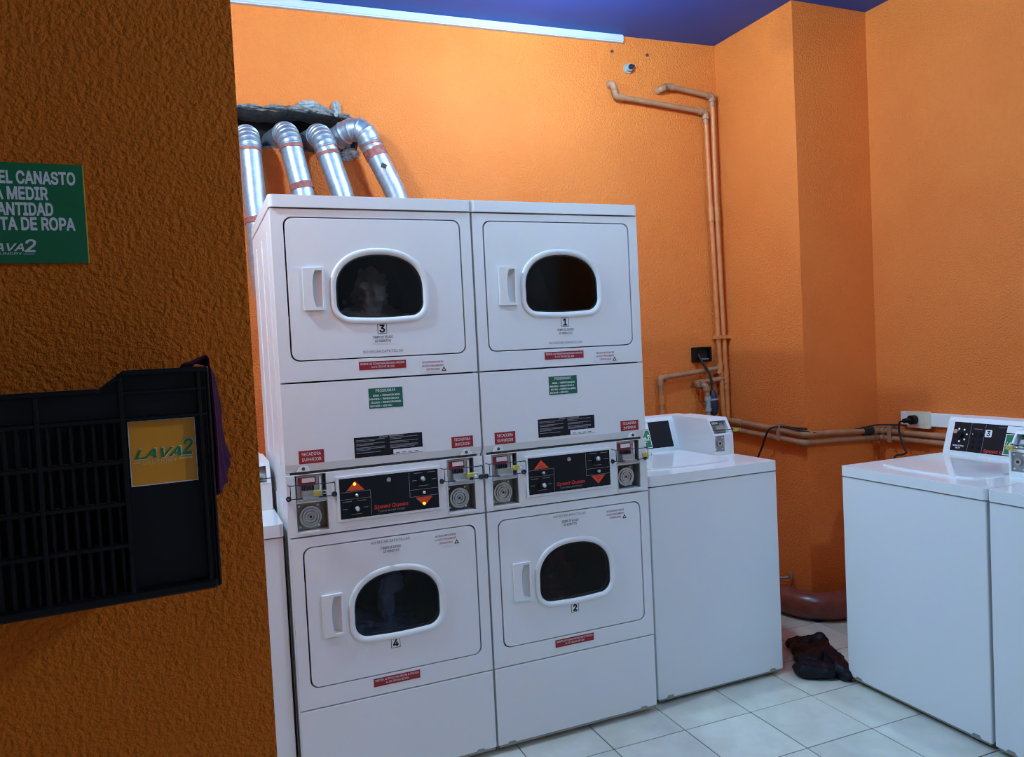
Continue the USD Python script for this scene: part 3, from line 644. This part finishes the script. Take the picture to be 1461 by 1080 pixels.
obj('pipe_wrap', tube([(3.06, .512, .9355), (3.12, .511, .933)], r1 * 1.75, 14), 'black_rubber', P2, smooth=50, label='black tape wrapped round the pipe')

fh = thing('fill_hose', 'grey hose with a tap connector hanging under the bent pipe end on the back wall', 'hose', (2.485, yb(2.48) - .06, 0))
obj('tap_connector', [tube([(0, 0, 1.14), (0, 0, 1.115)], .020, 14), tube([(0, 0, 1.118), (0, 0, 1.075)], .016, 8), tube([(0, 0, 1.075), (0, 0, 1.055)], .019, 14)], 'hose_grey', fh, smooth=50)
obj('tap_lever', cbx(-.03, .0, -.006, .006, 1.092, 1.104, .002), 'logo_green', fh)
obj('hose', tube(spline([(0, 0, 1.06), (0, .0, 1.0), (0, 0, .9), (0, -.02, .75), (.03, -.05, .6)]), .011, 12), 'hose_grey', fh, smooth=True)

# dark socket box with its cable and plug
yx = yback(2.507)
sb = thing('wall_socket', 'dark grey socket box on the back wall left of the vertical pipes', 'socket', (2.507, yx, 1.384))
obj('socket_frame', plate(rrect(-.060, .060, -.044, .044, .008).difference(rrect(-.044, .046, -.034, .036, .004)), -.034, 0), 'black_plastic', sb)
obj('socket_back', plate(rrect(-.046, .048, -.036, .038, .003), -.012, -.002), 'dark_void', sb)
obj('socket_bar', bx(-.02, .04, -.03, -.02, -.030, -.024), 'dull_steel', sb)
pc_ = thing('plug_cable', 'black cable hanging from the dark socket box down to a navy plug', 'cable', (2.507, yx, 0))
obj('cable', tube(spline([(-.03, -.025, 1.385), (-.022, -.05, 1.34), (.0, -.07, 1.29), (.010, -.085, 1.24), (.010, -.09, 1.16)], 6), .0075, 10), 'black_rubber', pc_, smooth=True)
obj('plug_body', [tube([(.012, -.09, 1.175), (.013, -.09, 1.150), (.015, -.09, 1.12), (.016, -.09, 1.075), (.016, -.09, 1.045), (.016, -.09, 1.03)], [.012, .022, .028, .030, .026, .014], 14)], 'navy_plastic', pc_, smooth=50)
obj('cable_tie', tube([(.0145, -.09, 1.128), (.0148, -.09, 1.118)], .0295, 14), 'hose_grey', pc_, smooth=50)
obj('cable', tube(spline([(.016, -.09, 1.035), (.016, -.09, .98), (.0, -.10, .88), (-.06, -.14, .78), (-.1, -.24, .70)]), .006, 10), 'black_rubber', pc_, smooth=True)

# ------------------------------------------------------------------ small things on the walls
ps = thing('pipe_stub', 'grey plugged pipe stub high on the back wall above the pipe bend', 'pipe stub', (2.105, yback(2.105), 3.01))
obj('stub_pipe', [plate(Point(0, 0).buffer(.020), -.035, 0), plate(Point(0, 0).buffer(.027).difference(Point(0, 0).buffer(.02)), -.012, 0)], 'hose_grey', ps)
obj('stub_plug', [plate(Point(0, 0).buffer(.014), -.046, -.035), cbx(.012, .034, -.030, -.018, .006, .018, .002)], 'navy_plastic', ps)
for i, (x, z, lb) in enumerate([(2.012, 3.10, 'dark screw in the back wall just under the end of the white duct'), (2.235, 3.098, 'dark screw in the back wall between the pipe stub and the corner')]):
    w = thing('wall_screw', lb, 'screw', (x, yback(x), z), 0, 'screws high on the back wall'); obj('screw_head', plate(Point(0, 0).buffer(.008), -.008, 0), 'dark_steel', w)

# right wall: white duct, cream outlet, black plug and cord
tr = thing('cable_trunking', 'white plastic cable trunking on the right wall at the cream outlet', 'trunking', (WR, 0, 0))
obj('trunking_body', cbx(-.028, 0, -.5, .375, .972, 1.040, .003), 'white_plastic', tr)
ol = thing('wall_outlet', 'cream double outlet mounted on the white trunking of the right wall', 'outlet', (WR - .028, .258, 1.004))
rot = np.array([[0, 1, 0, 0], [-1, 0, 0, 0], [0, 0, 1, 0], [0, 0, 0, 1.0]])
def wr(m): m = m.copy(); m.apply_transform(rot); return m
obj('outlet_plate', wr(plate(rrect(-.066, .066, -.043, .043, .008), -.012, 0)), 'cream_plastic', ol)
obj('outlet_module', wr(plate(sbox(-.042, -.026, -.002, .026), -.0145, -.012)), 'cream_plastic', ol); obj('outlet_module', wr(plate(sbox(.002, -.026, .042, .026), -.0145, -.012)), 'cream_plastic', ol)
pcd = thing('power_cord', 'black plug and cord in the cream outlet on the right wall', 'power cord', (WR - .042, .278, 1.004))
obj('plug', [wr(plate(Point(0, 0).buffer(.024), -.028, -.0005)), tube(spline([(-.022, 0, 0), (-.032, .02, -.003), (-.034, .04, -.008)]), [.013] * 9 + [.012] * 7 + [.008], 12)], 'black_plastic', pcd, smooth=50)
obj('cord', tube(spline([(-.034, .035, -.006), (-.036, .06, -.016), (-.034, .068, -.05), (-.03, .062, -.10), (-.03, .042, -.15), (-.032, .028, -.17), (-.04, .045, -.182), (-.05, .075, -.19), (-.06, .085, -.22), (-.07, .08, -.30)]), .0052, 10), 'black_rubber', pcd, smooth=True)
cd = thing('power_cord', 'black cord looping over the pair of pipes on the corner pillar', 'power cord', (2.66, .70, 0))
obj('cord', tube(spline([(.018, -.18, .98), (.012, -.10, .978), (.002, -.02, .980), (-.032, .03, .972), (-.034, .07, .93), (-.02, .12, .86), (-.01, .17, .79), (-.01, .19, .70), (0, .2, .5)]), .0055, 10), 'black_rubber', cd, smooth=True)
cd2 = thing('power_cord', 'thin black cable lying along the pipes on the pillar front', 'power cord', (2.70, .50, 0))
obj('cord', tube(spline([(-.042, .18, .982), (-.05, .03, .972), (.05, .010, .952), (.2, .012, .945), (.36, .01, .953), (.44, .0, .962), (.468, -.06, .966), (.478, -.14, .968), (.480, -.2, .966)]), .0045, 8), 'black_rubber', cd2, smooth=True)

# red-brown drain pipe lying on the floor round the pillar
dp = thing('drain_pipe', 'thick red-brown drain pipe lying on the floor round the foot of the pillar', 'drain pipe', (2.61, .425, 0))
path = spline([(-.02, .70, .072), (-.03, .45, .072), (-.035, .22, .072), (.0, .07, .072), (.10, -.012, .072), (.25, -.02, .072), (.40, -.018, .072), (.57, -.015, .072)], 8)
obj('pipe', tube(path, .072, 28), 'drain_red', dp, smooth=60)
obj('pipe_socket', tube(path[26:33], .0715, 28), 'drain_red', dp, smooth=60)
bl_ = thing('bent_wire', 'small grey bent metal strap sticking up behind the drain pipe', 'metal strap', (2.645, .70, .125))
obj('strap', tube(spline([(-.035, .05, .02), (.0, .02, .025), (.03, -.01, .03), (.036, -.02, .055), (.034, -.03, .02)]), .006, 8), 'dull_steel', bl_, smooth=True)

# crumpled black garment on the floor
gm = thing('black_garment', 'crumpled black jacket dropped on the floor between the two washers', 'garment', (2.205, .02, 0))
def cloth_blob(pts, seed):
    m = manifold3d.Manifold()
    for (p, q, ra, rb) in pts:
        s1 = manifold3d.Manifold.sphere(1, 20).scale([ra[0], ra[1], ra[2]]).translate(list(p)); s2 = manifold3d.Manifold.sphere(1, 20).scale([rb[0], rb[1], rb[2]]).translate(list(q))
        m = m + manifold3d.Manifold.batch_hull([s1, s2])
    k = m.refine_to_length(.012).to_mesh(); t = trimesh.Trimesh(k.vert_properties[:, :3], k.tri_verts, process=True)
    trimesh.smoothing.filter_taubin(t, iterations=6)
    v = t.vertices; n = t.vertex_normals
    h = (meshkit.noise(v * [26, 26, 40], seed) - .5) * .020 + (np.abs(meshkit.noise(v * [55, 30, 60] + 3, seed + 1) - .5)) * .018
    v = v + n * h[:, None]; v[:, 2] = np.maximum(v[:, 2], .0015); t.vertices = v; return t
obj('jacket_body', cloth_blob([((-.02, .0, .038), (.09, .19, .022), (.070, .06, .038), (.050, .05, .022)), ((.075, .19, .022), (.17, .15, .034), (.05, .05, .020), (.040, .04, .032)), ((.02, .03, .035), (.12, .08, .035), (.06, .06, .035), (.05, .05, .032))], 4), 'black_cloth', gm, smooth=True)
obj('sleeve', cloth_blob([((-.10, -.05, .03), (-.03, -.10, .028), (.05, .05, .036), (.05, .04, .03))], 9), 'black_cloth', gm, smooth=True)
obj('sleeve', cloth_blob([((.06, -.02, .04), (.0, -.13, .035), (.04, .05, .038), (.02, .02, .03)), ((.06, -.02, .04), (.015, -.155, .028), (.05, .045, .038), (.034, .035, .027))], 12), 'black_cloth', gm, smooth=True)

# ------------------------------------------------------------------ near wall: sign, crate, cloth
sg = thing('wall_sign', 'green sign with white capitals on the near orange stucco wall', 'sign', (0, -1.0, 0))
sx0, sx1, sz0, sz1 = -.655, -.4195, 1.6625, 1.8365
obj('sign_board', plate(sbox(sx0, sz0, sx1, sz1), -.006, 0), 'sign_edge', sg)
obj('sign_face', plate(sbox(sx0, sz0, sx1 - .0012, sz1), -.0068, -.006), 'green_sign', sg)
for s, xr, z, wd in (('USE EL CANASTO', -.4325, 1.801, .158), ('PARA MEDIR', -.4765, 1.7735, .117), ('LA CANTIDAD', -.4700, 1.7460, .124), ('EXACTA DE ROPA', -.4375, 1.7205, .166)):
    obj('lettering', text(s, xr, z, .0205, -.0072, 'r', width=wd, bold=2), 'white_print', sg)
obj('lettering', [text('LAVA', -.5185, 1.6835, .0125, -.0072, 'r', width=.056, shear=.35), text('2', -.5015, 1.6815, .0215, -.0072, 'r', width=.0165, shear=.12)], 'white_print', sg)
obj('lettering', [text('LAUNDRY', -.522, 1.6765, .0042, -.0072, 'r', width=.045, bold=False), plate(sbox(-.520, 1.6775, -.503, 1.6785), -.0072, -.0068)], 'white_print', sg)

cr = thing('plastic_crate', 'black slatted plastic crate with an orange label against the near wall', 'crate', (-.25, -1.42, 0), 4.0)
CL, CD = -.535, .405
K = 'black_plastic'
zb, zr = 1.157, 1.444
def prism_xz(pts, y0, y1): return plate(Polygon(pts), y0, y1)
toprofile = [(CL, zb), (.0, zb), (.0, 1.4655), (-.098, 1.4635), (-.128, zr), (CL + .128, zr), (CL + .098, 1.4635), (CL, 1.4655)]
# end panels, floor, rim and rails
obj('end_panel', [plate(Polygon([(-.104, zb + .006), (-.004, zb + .006), (-.004, 1.462), (-.098, 1.462), (-.132, 1.440), (-.132, 1.436), (-.104, 1.436)]), .010, .014)], K, cr)
obj('end_panel', [plate(Polygon([(CL + .004, zb + .006), (CL + .104, zb + .006), (CL + .104, 1.436), (CL + .132, 1.436), (CL + .132, 1.44), (CL + .098, 1.462), (CL + .004, 1.462)]), .010, .014)], K, cr)
obj('rim', [cbx(-.100, .008, -.006, .014, 1.460, 1.467, .0015), hullm([(x, y, z) for (x, z) in ((-.134, 1.4385), (-.128, 1.4445), (-.098, 1.467), (-.098, 1.459)) for y in (-.004, .014)]), cbx(CL + .128, -.128, -.006, .014, 1.438, 1.4445, .0015),
            cbx(CL - .008, CL + .100, -.006, .014, 1.460, 1.467, .0015), hullm([(x, y, z) for (x, z) in ((CL + .134, 1.4385), (CL + .128, 1.4445), (CL + .098, 1.467), (CL + .098, 1.459)) for y in (-.004, .014)])], K, cr)
for z in (1.401, 1.345, 1.2885, 1.232):
    obj('rail', cbx(CL + .104, -.103, -.003, .012, z - .003, z + .003, .001), K, cr)
for z in (1.437, 1.401):
    obj('rail', cbx(-.103, .004, -.003, .012, z - .0025, z + .0025, .001), K, cr)
obj('base_rail', [cbx(CL, .004, -.005, .014, zb - .002, zb + .012, .003)], K, cr)
for x in (-.103, -.201, -.334, -.432): obj('post', cbx(x - .003, x + .003, -.004, .013, zb, 1.44 if x < -.15 else 1.463, .001), K, cr)
obj('corner_post', [cbx(-.008, -.003, -.004, .013, zb, 1.466, .001), cbx(.004, .009, -.002, .03, zb, 1.466, .002), cbx(-.008, .009, .006, .014, zb, 1.466, .001)], K, cr)
obj('corner_post', [cbx(CL - .009, CL - .004, -.002, .03, zb, 1.466, .002), cbx(CL + .003, CL + .008, -.004, .013, zb, 1.466, .001)], K, cr)
zs = [(1.404, 1.438), (1.348, 1.398), (1.2915, 1.342), (1.235, 1.2855), (1.168, 1.229)]
obj('back_web', [plate(sbox(CL + .104, 1.404, -.103, 1.438), .009, .012)], K, cr)
for (z0, z1) in zs[1:]:
    for (xa, xb) in ((-.198, -.106), (-.331, -.204), (-.429, -.337)):
        n = 7 if xb - xa < .11 else 9; xs = np.linspace(xa, xb, n + 1)
        for k in range(n):
            obj('slat', cbx(xs[k] + .0035, xs[k + 1] - .0035, .002, .010, z0 - .002, z1 + .004, .002), K, cr)
# the other three sides and the floor of the crate
obj('side_wall', [bx(.002, .006, .0, CD, zb, 1.464), bx(CL - .006, CL - .002, 0, CD, zb, 1.464), bx(CL, 0, CD - .004, CD, zb, 1.405)], K, cr)
obj('rim', [cbx(-.004, .009, .0, CD, 1.459, 1.4672, .0015), cbx(CL - .009, CL + .004, .0, CD, 1.459, 1.4672, .0015), cbx(CL, 0, CD - .008, CD + .002, 1.400, 1.407, .0015)], K, cr)
obj('crate_floor', bx(CL, 0, .01, CD - .004, zb + .002, zb + .006), K, cr)
lb = obj('label_sticker', plate(sbox(-.096, 1.3095, -.0135, 1.3965), .0086, .0094), 'orange_paper', cr, label='orange paper label with a green and white logo')
obj('sticker_border', plate(sbox(-.0972, 1.3083, -.0125, 1.3972).difference(sbox(-.096, 1.3095, -.0135, 1.3965)), .0088, .0096), 'label_paper', lb)
def outlined(ms, col, o): obj('lettering', ms, col, lb)
obj('lettering', [text('LAVA', -.0905, 1.3455, .0125, .0074, 'l', width=.058, shear=.45), text('2', -.0315, 1.3465, .021, .0074, 'l', width=.0125, shear=.15)], 'logo_green', lb)
obj('lettering', [text('LAVA', -.0910, 1.3447, .0142, .0080, 'l', width=.0592, shear=.45), text('2', -.0322, 1.3457, .0226, .0080, 'l', width=.0138, shear=.15)], 'white_print', lb)
obj('lettering', [text('LAUNDRY', -.082, 1.3375, .0052, .0080, 'l', width=.044, bold=False), plate(sbox(-.094, 1.3395, -.084, 1.3405), .008, .0086), plate(sbox(-.036, 1.3405, -.0185, 1.3425), .008, .0086)], 'logo_pale', lb)

# purple cloth hung over the right end of the crate
pcl = thing('purple_cloth', 'dark purple cloth draped over the right end of the black crate', 'cloth', (-.25, -1.42, 0), 4.0)
def drape():
    us = np.linspace(0, 1, 40)
    # how the cloth runs over the rim: (outward, height) with outward growing towards the wall
    prof = spline([(-.012, 1.40), (-.010, 1.45), (-.006, 1.4695), (.010, 1.4725), (.028, 1.462), (.033, 1.437), (.036, 1.40), (.036, 1.37), (.036, 1.345), (.033, 1.322), (.034, 1.300)], 6)
    V = []
    for i, q in enumerate(prof):
        f = min(1, max(0, (i - 16) / 20)); g = max(0, (i - 46) / 14)
        for u in us:
            b = u * u * (3 - 2 * u); out = q[0] if i < 16 else .0115 + (q[0] - .0115) * (.10 + 1.15 * b)
            w = f * (.0035 * math.sin(u * 17 + i * .03) * (.3 + b) + .002 * math.sin(u * 41 + 1))
            V.append((out + abs(w) + .016 * g * b, .05 + .24 * u + .004 * f * math.sin(i * .25), q[1] - .020 * f * math.sin(u * 4.2) * f - .02 * g * (1 - u) + (0 if i < 16 else .008 * (1 - b) * (i < 22))))
    V = np.array(V); n = len(us); F = []
    for i in range(len(prof) - 1):
        for j in range(n - 1):
            a_, b_, c_, d_ = i * n + j, i * n + j + 1, (i + 1) * n + j + 1, (i + 1) * n + j
            F += [[a_, b_, c_], [a_, c_, d_]]
    t = trimesh.Trimesh(V, F, process=False); vn = t.vertex_normals; m = len(V); V2 = np.vstack([V, V - vn * .0025]); F = np.array(F); F2 = F[:, ::-1] + m
    e = []
    edges = [j for j in range(n)] ; R_ = len(prof) - 1
    ringv = list(range(n)) + [i * n + n - 1 for i in range(1, R_ + 1)] + [R_ * n + j for j in range(n - 2, -1, -1)] + [i * n for i in range(R_ - 1, 0, -1)]
    for a_, b_ in zip(ringv, ringv[1:] + ringv[:1]): e += [[a_, a_ + m, b_ + m], [a_, b_ + m, b_]]
    return trimesh.Trimesh(V2, np.vstack([F, F2, np.array(e)]), process=False)
obj('cloth', drape(), 'purple_cloth', pcl, smooth=60)

# ------------------------------------------------------------------ ceiling lamps (above the picture)
for k, (x, y, z, s) in enumerate(LAMPS):
    lp = thing('ceiling_lamp', ['bare round ceiling bulb above the right stacked dryer', 'bare round ceiling bulb beyond the left washer', 'bare round ceiling bulb nearest the right wall', 'bare round ceiling bulb in front of the dryers'][k], 'lamp', (x, y, z), 0, 'bare ceiling bulbs')
    b = trimesh.creation.icosphere(3, .055)
    obj('bulb', b, 'bulb_glow_%d' % k, lp, smooth=True)
    obj('lamp_holder', flat(Point(0, 0).buffer(.03), .05, .12), 'white_plastic', lp); obj('ceiling_rose', flat(Point(0, 0).buffer(.055), .12, CEIL - z), 'white_plastic', lp)
